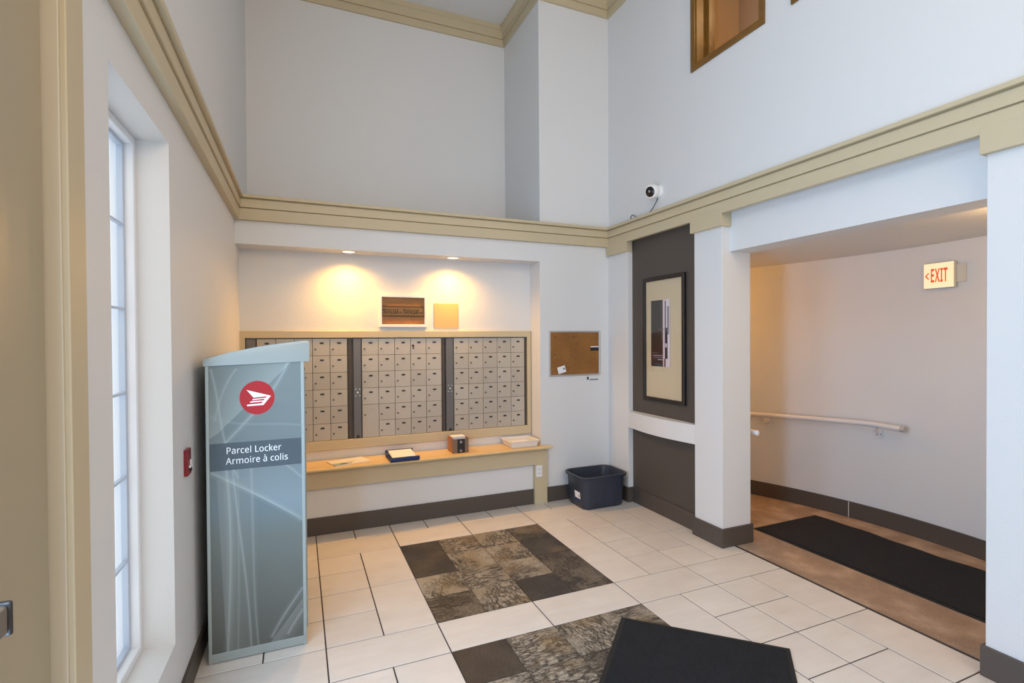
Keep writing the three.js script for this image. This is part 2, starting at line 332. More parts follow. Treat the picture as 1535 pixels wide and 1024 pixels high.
// ------------------------------------------------------------------ niche: counter, mailboxes, lamps
const woodTex = (a, b, s, dens) => tex(512, (u, v) => { const w = fbm(u * 3, v * 3, 3, s, 2), g = fbm(u * 2.0 + w * 0.4, v * dens + w * 3, 1e6, s + 5, 4), f = fbm(u * 12, v * 160, 1e6, s + 9, 2); return mix3(a, b, g * 0.8 + f * 0.25); }, true, 0.7);
M.maple = std({ map: woodTex([206, 172, 116], [232, 206, 154], 81, 14), roughness: 0.35 });
{
  const t = thing('counter', 'long tan counter shelf with one wide leg below the mailboxes', 'counter');
  part('countertop', slab([[-0.44, 4.565], [2.315, 4.565], [2.315, 4.645], [2.238, 4.69], [2.238, 4.928], [-0.44, 4.928]].map(([x, z]) => [x, -z]).map(([x, y]) => [x, -y]), [], 0.018, 0.003).rotateX(-Math.PI / 2).translate(0, 0.568, 0), M.maple, t);
  part('apron', bx(-0.45, 2.292, 0.402, 0.568, -4.665, -4.645, 0.002), M.trim, t);
  part('leg', bx(2.154, 2.292, 0, 0.404, -4.688, -4.644, 0.002), M.trim, t);
}
{
  const g = slab(rectPts(-0.458, 2.236, 0.672, 1.742), [[-0.412, 2.194, 0.757, 1.68]], 0.03, 0.003).translate(0, 0, -4.93);
  structure('trim_3', g, M.trim, 'tan frame round the mailboxes');
  M.boxdoor = [0.95, 1, 1.05].map((k) => std({ color: lin(0.47 * k, 0.435 * k, 0.38 * k), roughness: 0.42, metalness: 0.15 }));
  M.post = std({ color: lin(0.16, 0.155, 0.155), roughness: 0.4, metalness: 0.5 });
  M.plate = std({ color: lin(0.03, 0.022, 0.018), roughness: 0.4 });
  M.lock = std({ color: lin(0.16, 0.13, 0.1), roughness: 0.35, metalness: 0.8 });
  const y0 = 0.759, y1 = 1.672, rh = (y1 - y0) / 6, zF = -4.909;
  const lockGeo = cyl(0.0085, V3(0, 0, 0), V3(0, 0, 0.006), 12), plateGeo = bx(-0.0165, 0.0165, -0.0075, 0.0075, 0, 0.0018, 0.0008);
  const unit = (label, p0, p1, d0, d1, end, merged) => {
    const t = thing('mailbox_unit', label, 'mailbox', [p0, y0, -4.928]);
    part('cabinet', bx(0, end - p0 - 0.002, -0.001, y1 - y0 + 0.004, 0, 0.006), M.darkmetal, t);
    const post = part('post', bx(0.006, p1 - p0 - 0.004, 0.004, y1 - y0, 0.006, 0.022, 0.002), M.post, t);
    part('post_edge', bx(d1 - p0 + 0.006, end - p0 - 0.008, 0.002, y1 - y0, 0.004, 0.015, 0.002), std({ color: lin(0.07, 0.055, 0.045), roughness: 0.5 }), t);
    if (p1 - p0 > 0.06) {
      const cx = (p1 - p0) / 2 + 0.003;
      part('lock_plate', join([[0, 0, 0.009], [-0.017, 0.03, 0.005], [0.017, 0.03, 0.005], [-0.017, -0.03, 0.005], [0.017, -0.03, 0.005]].map(([x, y, r]) => cyl(r, V3(cx + x, 0.42 + y, 0.02), V3(cx + x, 0.42 + y, 0.026), 12))), M.alu, post);
      part('catch', bx(cx - 0.012, cx + 0.012, 0.004, 0.028, 0.02, 0.026, 0.002), M.black, post);
    }
    const cw = (d1 - d0) / 5, small = bx(-cw / 2 + 0.0017, cw / 2 - 0.0017, -rh / 2 + 0.0013, rh / 2 - 0.0013, 0, 0.012, 0.0015), tall = bx(-cw / 2 + 0.0017, cw / 2 - 0.0017, -rh * 1.5 + 0.0013, rh / 2 - 0.0013, 0, 0.012, 0.0015);
    for (let c = 0; c < 5; c++) for (let r = 0; r < 6; r++) {
      if (merged && c === 0 && r === 5) continue;
      const big = merged && c === 0 && r === 4, door = part('door', big ? tall : small, M.boxdoor[Math.floor(rnd() * 3)], t);
      door.position.set(d0 - p0 + cw * (c + 0.5), y1 - y0 - rh * (r + 0.5), 0.007);
      const k = part('lock', lockGeo, M.lock, door); k.position.set(-cw * 0.33, -rh * 0.12, 0.012);
      const n = part(big ? 'card_holder' : 'number_plate', plateGeo, big ? M.boxdoor[0] : M.plate, door); n.position.set(cw * 0.03, rh * 0.24, 0.012);
      if (merged && c === 3 && r === 0) part('key', join(bx(-cw * 0.33 - 0.004, -cw * 0.33 + 0.004, -rh * 0.12, rh * 0.02, 0.018, 0.021), cyl(0.011, V3(-cw * 0.36, rh * 0.04, 0.018), V3(-cw * 0.36, rh * 0.04, 0.024), 14)), M.black, door);
    }
    return t;
  };
  unit('left bank of small beige mailboxes partly hidden behind the parcel locker', -0.41, -0.33, -0.325, 0.407, 0.453);
  unit('middle bank of beige mailboxes with one double height door at lower left', 0.453, 0.53, 0.533, 1.28, 1.319, true);
  unit('right bank of small beige mailboxes nearest the cork board', 1.319, 1.401, 1.404, 2.164, 2.193);
}
for (const [x, which] of [[0.415, 'left'], [1.365, 'right']]) {
  const t = thing('recessed_light', which === 'left' ? 'round recessed light in the niche ceiling nearest the parcel locker' : 'round recessed light in the niche ceiling above the bare tan plate', 'light', [x, 2.44, -4.775]);
  part('trim_ring', new THREE.LatheGeometry([[0.05, 0.0], [0.052, -0.006], [0.062, -0.006], [0.066, 0]].map((p) => new THREE.Vector2(...p)), 32), M.white, t);
  part('lens', new THREE.CylinderGeometry(0.05, 0.05, 0.003, 32).translate(0, -0.0017, 0), M.lampglow, t);
  const l = new THREE.SpotLight(lin(1, 0.49, 0.085), 5.6, 0, 1.42, 0.8); l.name = 'downlight'; l.position.set(x, 2.425, -4.775); l.target.position.set(x, 0, -4.15); l.shadow.radius = 2.2; l.castShadow = true;
  scene.add(l, l.target); l.target.name = 'downlight_aim';
}
// plaques on the niche wall
{
  const t = thing('sign_box', 'white framed shallow sign box with dark lettering on brown wood', 'sign', [0.916, 1.93, -4.93]);
  part('frame', slab(rectPts(-0.226, 0.226, -0.155, 0.155), [[-0.2, 0.2, -0.127, 0.127]], 0.036, 0.004), M.white, t);
  M.walnut = std({ map: woodTex([126, 84, 40], [180, 122, 64], 91, 10), roughness: 0.5 });
  part('panel', bx(-0.2, 0.2, -0.127, 0.127, 0, 0.012), M.walnut, t);
  const face = std({ roughness: 0.5, map: canvasTex(1024, 192, (c, w, h) => {
    c.fillStyle = '#74592f'; c.fillRect(0, 0, w, h); c.fillStyle = '#160b03'; c.font = 'bold 158px sans-serif'; c.textBaseline = 'middle';
    for (const x of [4, 500]) { c.save(); c.translate(x, h / 2 + 6); c.scale(0.44, 1.05); c.fillText('TRAFALGAR', 0, 0); c.restore(); c.globalAlpha = 0.75; for (let k = 0; k < 4; k++) c.fillRect(x + 408 + k * 17, h / 2 + 8, 11, 44); c.globalAlpha = 1; }
  }) });
  const g = new THREE.BoxGeometry(0.396, 0.076, 0.012); part('letter_strip', g.translate(0, -0.004, 0.018), face, t);
  part('groove', join(bx(-0.2, 0.2, 0.04, 0.046, 0.012, 0.017), bx(-0.2, 0.2, -0.053, -0.047, 0.012, 0.017)), std({ color: lin(0.09, 0.05, 0.02) }), t);
  tag(part('wall_plate', bx(1.213, 1.46, 1.768, 2.012, -4.93, -4.922, 0.002), std({ color: lin(0.6, 0.44, 0.2), roughness: 0.45 })), 'square blank tan plate beside the sign box above the mailboxes', 'plate');
}
// ------------------------------------------------------------------ things on the counter
const CT = 0.586;
{
  const cover = canvasTex(512, 384, (c, w, h) => {
    c.fillStyle = '#ece6da'; c.fillRect(0, 0, w, h); const g = c.createLinearGradient(0, h, w * 0.5, h * 0.4); g.addColorStop(0, '#7f97a4'); g.addColorStop(1, '#e9e2d4'); c.fillStyle = g; c.beginPath(); c.moveTo(0, h); c.lineTo(0, h * 0.55); c.lineTo(w * 0.6, h * 0.6); c.lineTo(w * 0.45, h); c.fill();
    c.fillStyle = '#41525c'; c.beginPath(); c.ellipse(w * 0.28, h * 0.78, 60, 30, 0, 0, 7); c.fill(); c.fillStyle = '#c9968c'; c.fillRect(w * 0.45, h * 0.55, w * 0.25, 18);
  });
  const t = thing('brochure', 'flat glossy brochure lying askew on the counter, nearest the parcel locker', 'brochure', [0.398, CT, -4.75], 0.3);
  part('pages', bx(-0.155, 0.155, 0, 0.006, -0.105, 0.105, 0.001), M.paper, t);
  const top = new THREE.BoxGeometry(0.312, 0.0012, 0.212).translate(0, 0.0067, 0); part('cover', top, [M.paper, M.paper, std({ map: cover, roughness: 0.35 }), M.paper, M.paper, M.paper], t);
}
{
  const t = thing('document_pouch', 'navy blue pouch holding white papers on the counter edge', 'pouch', [0.852, CT, -4.69], 0.02);
  M.navy = std({ color: lin(0.012, 0.035, 0.14), roughness: 0.5 });
  const s = new THREE.Shape(); s.moveTo(0.13, 0); s.quadraticCurveTo(0.152, 0.004, 0.15, 0.034); s.lineTo(0.14, 0.036); s.quadraticCurveTo(0.136, 0.014, 0.1, 0.012); s.lineTo(-0.1, 0.012); s.quadraticCurveTo(-0.13, 0.016, -0.134, 0.05); s.lineTo(-0.146, 0.05); s.quadraticCurveTo(-0.145, 0.01, -0.12, 0); s.closePath();
  const g = new THREE.ExtrudeGeometry(s, { depth: 0.246, bevelEnabled: true, bevelSize: 0.003, bevelThickness: 0.003, bevelSegments: 2, curveSegments: 10 });
  g.translate(0, 0.003, -0.123); g.rotateY(-Math.PI / 2);
  part('cover', uvBox(toCreasedNormals(g, 0.6)), M.navy, t);
  const papers = part('papers', bx(-0.105, 0.105, -0.007, 0.007, -0.11, 0.11, 0.002), M.paper, t); papers.position.set(0, 0.04, -0.005); papers.rotation.x = 0.09;
}
{
  const t = thing('wooden_box', 'small brown wooden box with a black printed front strip on the counter', 'box', [1.398, CT, -4.765]);
  M.boxwood = std({ map: woodTex([150, 92, 44], [190, 128, 68], 101, 8), roughness: 0.45 });
  part('side', bx(-0.078, -0.068, 0, 0.14, -0.085, 0.085, 0.002), M.boxwood, t); part('side', bx(0.068, 0.078, 0, 0.14, -0.085, 0.085, 0.002), M.boxwood, t);
  part('back', bx(-0.068, 0.068, 0, 0.14, -0.085, -0.075), M.boxwood, t); part('bottom', bx(-0.068, 0.068, 0, 0.01, -0.075, 0.08), M.boxwood, t);
  const f = part('front', bx(-0.078, 0.078, 0, 0.132, 0.083, 0.092, 0.002), std({ color: lin(0.2, 0.135, 0.09), roughness: 0.45 }), t);
  part('strip', bx(-0.034, 0.04, 0.001, 0.131, 0.092, 0.0945, 0.001), M.black, f);
  part('mark', join(cyl(0.013, V3(0.002, 0.104, 0.0945), V3(0.002, 0.104, 0.0955), 18), cyl(0.011, V3(0, 0.022, 0.0945), V3(0, 0.022, 0.0955), 18)), std({ color: lin(0.3, 0.28, 0.3) }), f);
  part('cards', bx(-0.066, 0.066, 0.08, 0.146, -0.07, 0.03, 0.003), M.paper, t);
}
{
  const t = thing('plastic_tray', 'low white plastic tray with papers at the counter right end', 'tray', [2.045, CT, -4.765]);
  M.tray = std({ color: lin(0.78, 0.74, 0.7), roughness: 0.35 });
  const outer = slab(rectPts(-0.15, 0.15, -0.13, 0.13), [[-0.143, 0.143, -0.123, 0.123]], 0.062, 0.002).rotateX(-Math.PI / 2), floorG = bx(-0.147, 0.147, 0, 0.006, -0.127, 0.127);
  const b = join(outer, floorG), p = b.attributes.position; for (let i = 0; i < p.count; i++) { const k = 0.9 + 0.1 * (p.getY(i) / 0.062); p.setX(i, p.getX(i) * k); p.setZ(i, p.getZ(i) * k); }
  b.computeVertexNormals(); part('tray_body', b, M.tray, t);
  part('rim', slab(rectPts(-0.16, 0.16, -0.138, 0.138), [[-0.146, 0.146, -0.125, 0.125]], 0.007, 0.002).rotateX(-Math.PI / 2).translate(0, 0.058, 0), M.tray, t);
  part('papers', bx(-0.115, 0.115, 0.006, 0.034, -0.09, 0.09, 0.002), M.paper, t);
  part('green_slip', bx(-0.13, -0.08, 0.034, 0.037, -0.04, 0.07, 0.001), std({ color: lin(0.42, 0.55, 0.15) }), t);
}
{
  const t = thing('power_outlet', 'white wall outlet on the counter leg', 'outlet', [2.2, 0.335, -4.644]);
  part('cover_plate', bx(-0.034, 0.034, -0.058, 0.058, 0, 0.006, 0.003), M.white, t);
  for (const y of [-0.021, 0.021]) { const r = part('socket', bx(-0.017, 0.017, y - 0.014, y + 0.014, 0.006, 0.0085, 0.002), M.white, t); part('slot', join(bx(-0.009, -0.006, y - 0.006, y + 0.006, 0.0085, 0.0092), bx(0.006, 0.009, y - 0.006, y + 0.006, 0.0085, 0.0092)), M.black, r); }
}
// ------------------------------------------------------------------ cork board and label on the back wall
{
  const t = thing('cork_board', 'cork notice board with a thin aluminium frame right of the niche', 'notice board', [2.641, 1.506, -4.69]);
  M.cork = std({ map: tex(512, (u, v) => { const a = fbm(u * 60, v * 60, 60, 111, 3), b = fbm(u * 4, v * 4, 4, 112, 2); return mix3([112, 74, 34], [168, 116, 60], a * 0.7 + b * 0.35); }, true, 0.4), roughness: 0.9 });
  part('cork', bx(-0.285, 0.285, -0.217, 0.217, 0, 0.011), M.cork, t);
  part('frame', slab(rectPts(-0.302, 0.302, -0.232, 0.232), [[-0.286, 0.286, -0.217, 0.217]], 0.016, 0.002), M.alu, t);
  for (const [x, y, m] of [[-0.235, 0.17, 0], [-0.02, 0.17, 0], [0.005, 0.035, 0], [-0.24, -0.01, 0]]) part('push_pin', new THREE.SphereGeometry(0.008, 10, 8).scale(1, 1, 0.7).translate(x, y, 0.013), std({ color: lin(0.09, 0.035, 0.015), roughness: 0.4 }), t);
  const note = tag(part('paper_note', bx(-0.045, 0.045, -0.035, 0.035, 0, 0.0015), M.paper), 'small white note pinned at lower left of the cork board', 'note'); note.position.set(2.48, 1.34, -4.6785); note.rotation.z = 0.26;
  part('stamp', bx(0.02, 0.036, -0.006, 0.012, 0.0015, 0.0024), std({ color: lin(0.05, 0.06, 0.12) }), note);
  const clip = thing('card_clip', 'black card with a white top at right edge of cork board', 'card', [2.872, 1.558, -4.6785]);
  part('card', bx(-0.048, 0.048, -0.026, 0.008, 0, 0.006, 0.001), M.black, clip); part('white_edge', bx(-0.048, 0.048, 0.008, 0.02, 0, 0.006, 0.001), M.white, clip);
  const lab = thing('wall_label', 'small label with a black mark under the cork board', 'label', [2.86, 1.238, -4.69]);
  part('backing', bx(-0.085, 0.075, -0.028, 0.028, 0, 0.0008), M.wall, lab);
  part('mark', bx(-0.074, -0.054, -0.014, 0.018, 0.0008, 0.002, 0.0005), M.black, lab);
  const strokes = []; for (let k = 0; k < 9; k++) strokes.push(bx(-0.04 + k * 0.0115, -0.032 + k * 0.0115, -0.021, -0.0075 + 0.004 * hash(k, 3, 5), 0.0008, 0.0014));
  part('lettering', join(strokes), std({ color: lin(0.12, 0.13, 0.16) }), lab).userData.kind = 'stuff';
}
// ------------------------------------------------------------------ storage tote
{
  const t = thing('storage_tote', 'open navy plastic storage tote in the corner below the cork board', 'storage bin', [2.738, 0, -4.45]); t.scale.set(1.05, 1.04, 1.02);
  const rr = (hw, hd, r, n = 7) => { const o = []; for (const [sx, sz, a0] of [[1, 1, 0], [-1, 1, 1], [-1, -1, 2], [1, -1, 3]]) for (let k = 0; k <= n; k++) { const a = (a0 + k / n) * Math.PI / 2; o.push([sx * (hw - r) + Math.cos(a) * r, sz * (hd - r) + Math.sin(a) * r]); } return o; };
  const rings = [[0.0, 0.01, 0.02, 0], [0.205, 0.16, 0.06, 0], [0.215, 0.17, 0.065, 0.012], [0.222, 0.175, 0.07, 0.05], [0.238, 0.188, 0.08, 0.275], [0.239, 0.189, 0.08, 0.283], [0.256, 0.2, 0.09, 0.286], [0.258, 0.202, 0.09, 0.292], [0.26, 0.203, 0.09, 0.305], [0.257, 0.2, 0.088, 0.31], [0.244, 0.19, 0.082, 0.31], [0.24, 0.186, 0.08, 0.304], [0.216, 0.168, 0.06, 0.02], [0.2, 0.15, 0.055, 0.01], [0.02, 0.02, 0.015, 0.01]];
  const pts = rings.map(([w, d, r, y], q) => rr(Math.max(w, 0.02), Math.max(d, 0.02), r).map(([x, z]) => [x, y, z])), N = pts[0].length, pos = [], idx = [];
  pts.forEach((r) => r.forEach((p) => pos.push(...p)));
  for (let q = 0; q + 1 < pts.length; q++) for (let k = 0; k < N; k++) { const j = (k + 1) % N, a = q * N + k, b = q * N + j, c = a + N, d = b + N; idx.push(a, c, b, b, c, d); }
  const g = new THREE.BufferGeometry(); g.setAttribute('position', new THREE.Float32BufferAttribute(pos, 3)); g.setIndex(idx); g.computeVertexNormals();
  M.tote = std({ color: lin(0.03, 0.038, 0.06), roughness: 0.38 });
  part('bin', uvBox(toCreasedNormals(g, 0.6)), M.tote, t);
  for (const x of [-0.11, 0, 0.11]) part('rib', join(bx(x - 0.006, x + 0.006, 0.03, 0.275, 0.17, 0.19, 0.003)).translate(0, 0, -0.004).applyMatrix4(new THREE.Matrix4().makeShear(0, 0, 0, 0.0, 0, 0)), M.tote, t);
  const st = part('sticker', join(new THREE.BoxGeometry(0.0015, 0.085, 0.1)), M.paper, t); st.position.set(-0.2315, 0.115, 0.06); st.rotation.z = 0.09;
  part('sticker_print', new THREE.BoxGeometry(0.0015, 0.022, 0.1).translate(-0.0006, -0.031, 0), M.navy, st); part('sticker_mark', new THREE.BoxGeometry(0.0015, 0.02, 0.02).translate(-0.0006, 0.005, 0.03), std({ color: lin(0.2, 0.3, 0.08) }), st);
}
// ------------------------------------------------------------------ framed picture on the brown panel
{
  const t = thing('framed_picture', 'tall dark framed picture with a wide cream mat on the brown panel', 'picture', [3.112, 1.648, -3.838], -Math.PI / 2);
  const w = 0.293, h = 0.585;
  part('frame', slab(rectPts(-w, w, -h, h), [[-w + 0.035, w - 0.035, -h + 0.035, h - 0.035]], 0.03, 0.004), std({ color: lin(0.013, 0.008, 0.006), roughness: 0.5 }), t);
  part('mat_board', bx(-w + 0.034, w - 0.034, -h + 0.034, h - 0.034, 0.004, 0.012), std({ color: lin(0.6, 0.5, 0.33), roughness: 0.85 }), t);
  const art = canvasTex(512, 1024, (c, W, Hh) => {
    const L = (x, y, w2, h2, f) => { c.fillStyle = f; c.fillRect(x * W, y * Hh, w2 * W, h2 * Hh); };
    L(0, 0, 1, 1, '#d8d0d6'); const g = c.createLinearGradient(0, 0, 0, Hh); g.addColorStop(0, '#2b2b2a'); g.addColorStop(0.4, '#33322f'); g.addColorStop(0.55, '#2a1814'); g.addColorStop(0.85, '#381a18'); g.addColorStop(1, '#2c2a30'); c.fillStyle = g; c.fillRect(0, 0, W * 0.66, Hh);
    L(0.56, 0, 0.05, 0.6, '#4f4a45'); L(0.63, 0, 0.07, 1, '#b99a9c'); L(0.66, 0, 0.03, 1, '#e8dcdc'); L(0.74, 0.02, 0.06, 0.4, '#5d4d5c'); L(0.86, 0.1, 0.1, 0.42, '#8c8590'); L(0.74, 0.42, 0.14, 0.46, '#2d2632'); L(0.76, 0.65, 0.09, 0.06, '#cbbfd0'); L(0.7, 0.88, 0.08, 0.12, '#6c4f58');
    L(0.1, 0.83, 0.52, 0.012, '#9a94a4'); L(0.16, 0.86, 0.46, 0.01, '#77707e'); L(0.36, 0.89, 0.26, 0.012, '#b5a5a8'); L(0.04, 0.79, 0.34, 0.008, '#6c625f'); L(0.36, 0.44, 0.5, 0.008, '#7b6a64');
  });
  part('print', new THREE.BoxGeometry(0.27, 0.62, 0.002).translate(-0.045, 0.055, 0.0135), std({ map: art, roughness: 0.5 }), t);
  const gl = part('glazing', bx(-w + 0.034, w - 0.034, -h + 0.034, h - 0.034, 0.018, 0.02), M.glass, t);
}
// ------------------------------------------------------------------ parcel locker
{
  const X0 = -0.437, X1 = 0.028, W = X1 - X0, Z0 = -3.95, Z1 = -3.03, D = Z1 - Z0, Y = 1.53;
  const t = thing('parcel_locker', 'grey parcel locker with a round red logo and sloping lid beside the left wall', 'parcel locker', [X0, 0, Z1]);
  M.lockerbody = std({ color: lin(0.3, 0.35, 0.36), roughness: 0.45, metalness: 0.25 });
  M.lockerlight = std({ color: lin(0.37, 0.42, 0.41), roughness: 0.4, metalness: 0.25 });
  part('body', bx(0.004, W - 0.008, 0.012, Y, -D, -0.008, 0.003), M.lockerbody, t);
  const face = canvasTex(630, 2030, (c, w, h) => {
    c.scale(0.7, 0.7); w = 900; h = 2900;
    const px = (x) => x * w, py = (y) => (1 - y) * h;          // y up, 0 at the foot
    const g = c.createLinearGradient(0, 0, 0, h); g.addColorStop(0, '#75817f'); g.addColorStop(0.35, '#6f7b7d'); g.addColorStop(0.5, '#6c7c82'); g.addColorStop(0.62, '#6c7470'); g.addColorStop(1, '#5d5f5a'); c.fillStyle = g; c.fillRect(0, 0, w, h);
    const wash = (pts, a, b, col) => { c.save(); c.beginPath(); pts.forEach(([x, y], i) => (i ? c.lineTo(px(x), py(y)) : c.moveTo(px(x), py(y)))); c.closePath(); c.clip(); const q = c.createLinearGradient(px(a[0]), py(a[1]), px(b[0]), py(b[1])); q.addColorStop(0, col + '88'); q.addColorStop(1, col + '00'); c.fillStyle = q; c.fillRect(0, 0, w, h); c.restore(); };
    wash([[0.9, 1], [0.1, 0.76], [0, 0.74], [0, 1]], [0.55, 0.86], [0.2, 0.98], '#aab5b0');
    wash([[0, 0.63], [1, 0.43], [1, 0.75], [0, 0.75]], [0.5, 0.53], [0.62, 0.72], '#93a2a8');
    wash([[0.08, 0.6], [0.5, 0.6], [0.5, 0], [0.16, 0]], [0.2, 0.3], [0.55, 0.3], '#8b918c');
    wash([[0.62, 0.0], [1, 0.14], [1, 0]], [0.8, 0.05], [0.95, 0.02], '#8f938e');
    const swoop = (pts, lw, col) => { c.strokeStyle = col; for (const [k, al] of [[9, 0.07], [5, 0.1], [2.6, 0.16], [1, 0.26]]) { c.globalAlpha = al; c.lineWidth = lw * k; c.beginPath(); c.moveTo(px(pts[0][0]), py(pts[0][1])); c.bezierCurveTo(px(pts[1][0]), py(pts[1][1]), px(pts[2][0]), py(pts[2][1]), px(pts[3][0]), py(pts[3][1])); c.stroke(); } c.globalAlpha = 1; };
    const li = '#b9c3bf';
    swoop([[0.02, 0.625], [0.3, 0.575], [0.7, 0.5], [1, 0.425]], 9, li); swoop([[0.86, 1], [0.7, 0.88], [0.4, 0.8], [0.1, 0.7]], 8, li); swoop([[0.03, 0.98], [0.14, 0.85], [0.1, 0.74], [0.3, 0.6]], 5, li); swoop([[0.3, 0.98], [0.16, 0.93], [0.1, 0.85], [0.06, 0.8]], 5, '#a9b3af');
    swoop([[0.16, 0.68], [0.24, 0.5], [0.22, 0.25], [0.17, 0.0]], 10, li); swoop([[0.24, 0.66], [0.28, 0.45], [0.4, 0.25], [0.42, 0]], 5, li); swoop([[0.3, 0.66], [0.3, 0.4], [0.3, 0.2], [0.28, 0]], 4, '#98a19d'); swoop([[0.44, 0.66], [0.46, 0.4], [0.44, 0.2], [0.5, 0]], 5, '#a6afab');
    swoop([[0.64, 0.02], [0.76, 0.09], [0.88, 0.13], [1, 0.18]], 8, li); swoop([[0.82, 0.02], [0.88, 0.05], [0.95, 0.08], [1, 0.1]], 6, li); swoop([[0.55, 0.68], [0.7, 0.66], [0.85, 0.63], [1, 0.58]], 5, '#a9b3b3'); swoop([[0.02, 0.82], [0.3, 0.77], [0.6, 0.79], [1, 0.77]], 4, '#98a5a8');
    c.fillStyle = 'rgba(66,77,85,0.86)'; c.fillRect(0, py(0.724), w, h * 0.094);
    const R = 170, cx = px(0.515), cy = py(0.876); c.fillStyle = '#b0000e'; c.beginPath(); c.arc(cx, cy, R, 0, 7); c.fill();
    c.fillStyle = '#f4eff0'; const k = R / 425, LG = (pts) => { c.beginPath(); pts.forEach(([x, y], i) => (i ? c.lineTo(cx + (x - 530) * k, cy + (y - 520) * k * 1.09) : c.moveTo(cx + (x - 530) * k, cy + (y - 520) * k * 1.09))); c.closePath(); c.fill(); };
    LG([[270, 330], [870, 490], [680, 700], [285, 712], [280, 672], [640, 655], [660, 622], [345, 635], [372, 600], [680, 590], [712, 555], [408, 580], [420, 548], [735, 530], [770, 500], [440, 520]]);
    c.fillStyle = '#f2f5f5'; c.font = '90px sans-serif'; c.fillText('Parcel Locker', px(0.175), py(0.686)); c.fillText('Armoire \u00e0 colis', px(0.175), py(0.650));
  });
  const y0 = 0.045, y1 = 1.545;
  const pg = new THREE.BoxGeometry(W - 0.03, y1 - y0, 0.006); part('side_panel', pg.translate((W - 0.006) / 2, (y0 + y1) / 2, -0.006), [M.lockerbody, M.lockerbody, M.lockerbody, M.lockerbody, std({ map: face, roughness: 0.5 }), M.lockerbody], t);
  part('edge_strip', bx(0, 0.016, 0, 1.535, -0.02, 0, 0.003), M.lockerlight, t);
  part('edge_strip', bx(W - 0.018, W, 0, 1.56, -0.02, 0.001, 0.003), M.lockerlight, t);
  part('base_strip', bx(0.014, W - 0.016, 0.004, 0.05, -0.02, -0.001, 0.002), M.lockerlight, t);
  part('plinth', bx(0.012, W - 0.012, 0, 0.02, -D, -0.012), M.darkmetal, t);
  const s = new THREE.Shape(); s.moveTo(-0.004, 1.532); s.lineTo(W + 0.024, 1.548); s.lineTo(W + 0.026, 1.642); s.quadraticCurveTo(W + 0.026, 1.656, W + 0.008, 1.655); s.quadraticCurveTo(W * 0.42, 1.628, -0.004, 1.563); s.closePath();
  const lid = new THREE.ExtrudeGeometry(s, { depth: D + 0.01, bevelEnabled: true, bevelSize: 0.003, bevelThickness: 0.003, bevelSegments: 2, curveSegments: 16 }); lid.translate(0, 0, -D - 0.004);
  part('lid', uvBox(toCreasedNormals(lid, 0.5)), M.lockerlight, t);
  for (let r = 0; r < 3; r++) for (let c = 0; c < 2; c++) {     // compartment doors on the side that faces the room
    const d = part('door', bx(W - 0.007, W + 0.006, 0.08 + r * 0.48, 0.08 + r * 0.48 + 0.46, -D + 0.02 + c * 0.44, -D + 0.02 + c * 0.44 + 0.43, 0.003), M.lockerlight, t);
    part('lock', cyl(0.012, V3(W + 0.006, 0.32 + r * 0.48, -D + 0.06 + c * 0.44), V3(W + 0.012, 0.32 + r * 0.48, -D + 0.06 + c * 0.44), 14), M.steel, d);
  }
}
// ------------------------------------------------------------------ fire alarm pull station
{
  const t = thing('fire_alarm_pull_station', 'small red fire alarm pull station on the left wall', 'fire alarm'); t.applyMatrix4(LM);
  part('housing', bx(0, 0.017, 1.022, 1.146, -2.908, -2.832, 0.003), M.red, t);
  part('handle', join(bx(0.017, 0.024, 1.058, 1.07, -2.9, -2.85, 0.002), bx(0.017, 0.023, 1.066, 1.094, -2.893, -2.872, 0.002)), M.white, t);
  part('latch', bx(0.017, 0.022, 1.036, 1.054, -2.9, -2.878, 0.002), M.black, t);
}
// ------------------------------------------------------------------ mats
{
  const ribs = tex(256, (u, v) => { const r = Math.sin(u * Math.PI * 2 * 40) * 0.25 + 0.5; return r * 0.6 + fbm(u * 120, v * 120, 120, 131, 2) * 0.5; }, false, 0.5);
  const fleck = tex(512, (u, v) => { const a = vnoise(u * 128, v * 80, 128, 141), c = vnoise(u * 200, v * 200, 200, 143), b = fbm(u * 5, v * 5, 5, 142, 3); return mix3([8, 9, 11], [42, 46, 56], Math.max(0, a * 0.6 + c * 0.5 - 0.35) * 0.9 + b * 0.22); }, true, 0.5);
  M.matpile = std({ map: fleck, bumpMap: ribs, bumpScale: 0.003, roughness: 1 }); M.rubber = std({ color: lin(0.01, 0.01, 0.011), roughness: 0.7 });
  const mat = (label, pos, turn, w, l, wob) => {
    const t = thing('floor_mat', label, 'mat', pos, turn);
    const warp = (g) => { const p = g.attributes.position; for (let i = 0; i < p.count; i++) if (p.getX(i) > 0) p.setX(i, p.getX(i) + wob * Math.sin(p.getZ(i) * 6) * 0.5 + wob * Math.sin(p.getZ(i) * 17 + 1) * 0.35); g.computeVertexNormals(); return g; };
    const bg = new RoundedBoxGeometry(w, 0.006, l, 1, 0.002); part('rubber_border', uvBox(wob ? warp(new THREE.BoxGeometry(w, 0.006, l, 2, 1, 40)) : bg).translate(0, 0.003, 0), M.rubber, t);
    part('pile', uvBox(wob ? warp(new THREE.BoxGeometry(w - 0.04, 0.006, l - 0.04, 2, 1, 40)) : new RoundedBoxGeometry(w - 0.05, 0.007, l - 0.05, 1, 0.003)).translate(0, 0.009, 0), M.matpile, t);
  };
  const a = Math.PI / 4 + 0.01, l = 1.5, w = 0.89, cx = (1.752 + 2.385) / 2, cz = (-2.536 - 1.917) / 2;
  mat('black ribbed entrance mat lying askew on the slate square in front', [cx - 0.713 * l / 2, 0.001, cz + 0.701 * l / 2], -0.776, w, l, 0);
  mat('long black runner mat on the brown corridor carpet', [4.012, 0, -2.1], 0.012, 0.79, 2.36, 0.02);
}
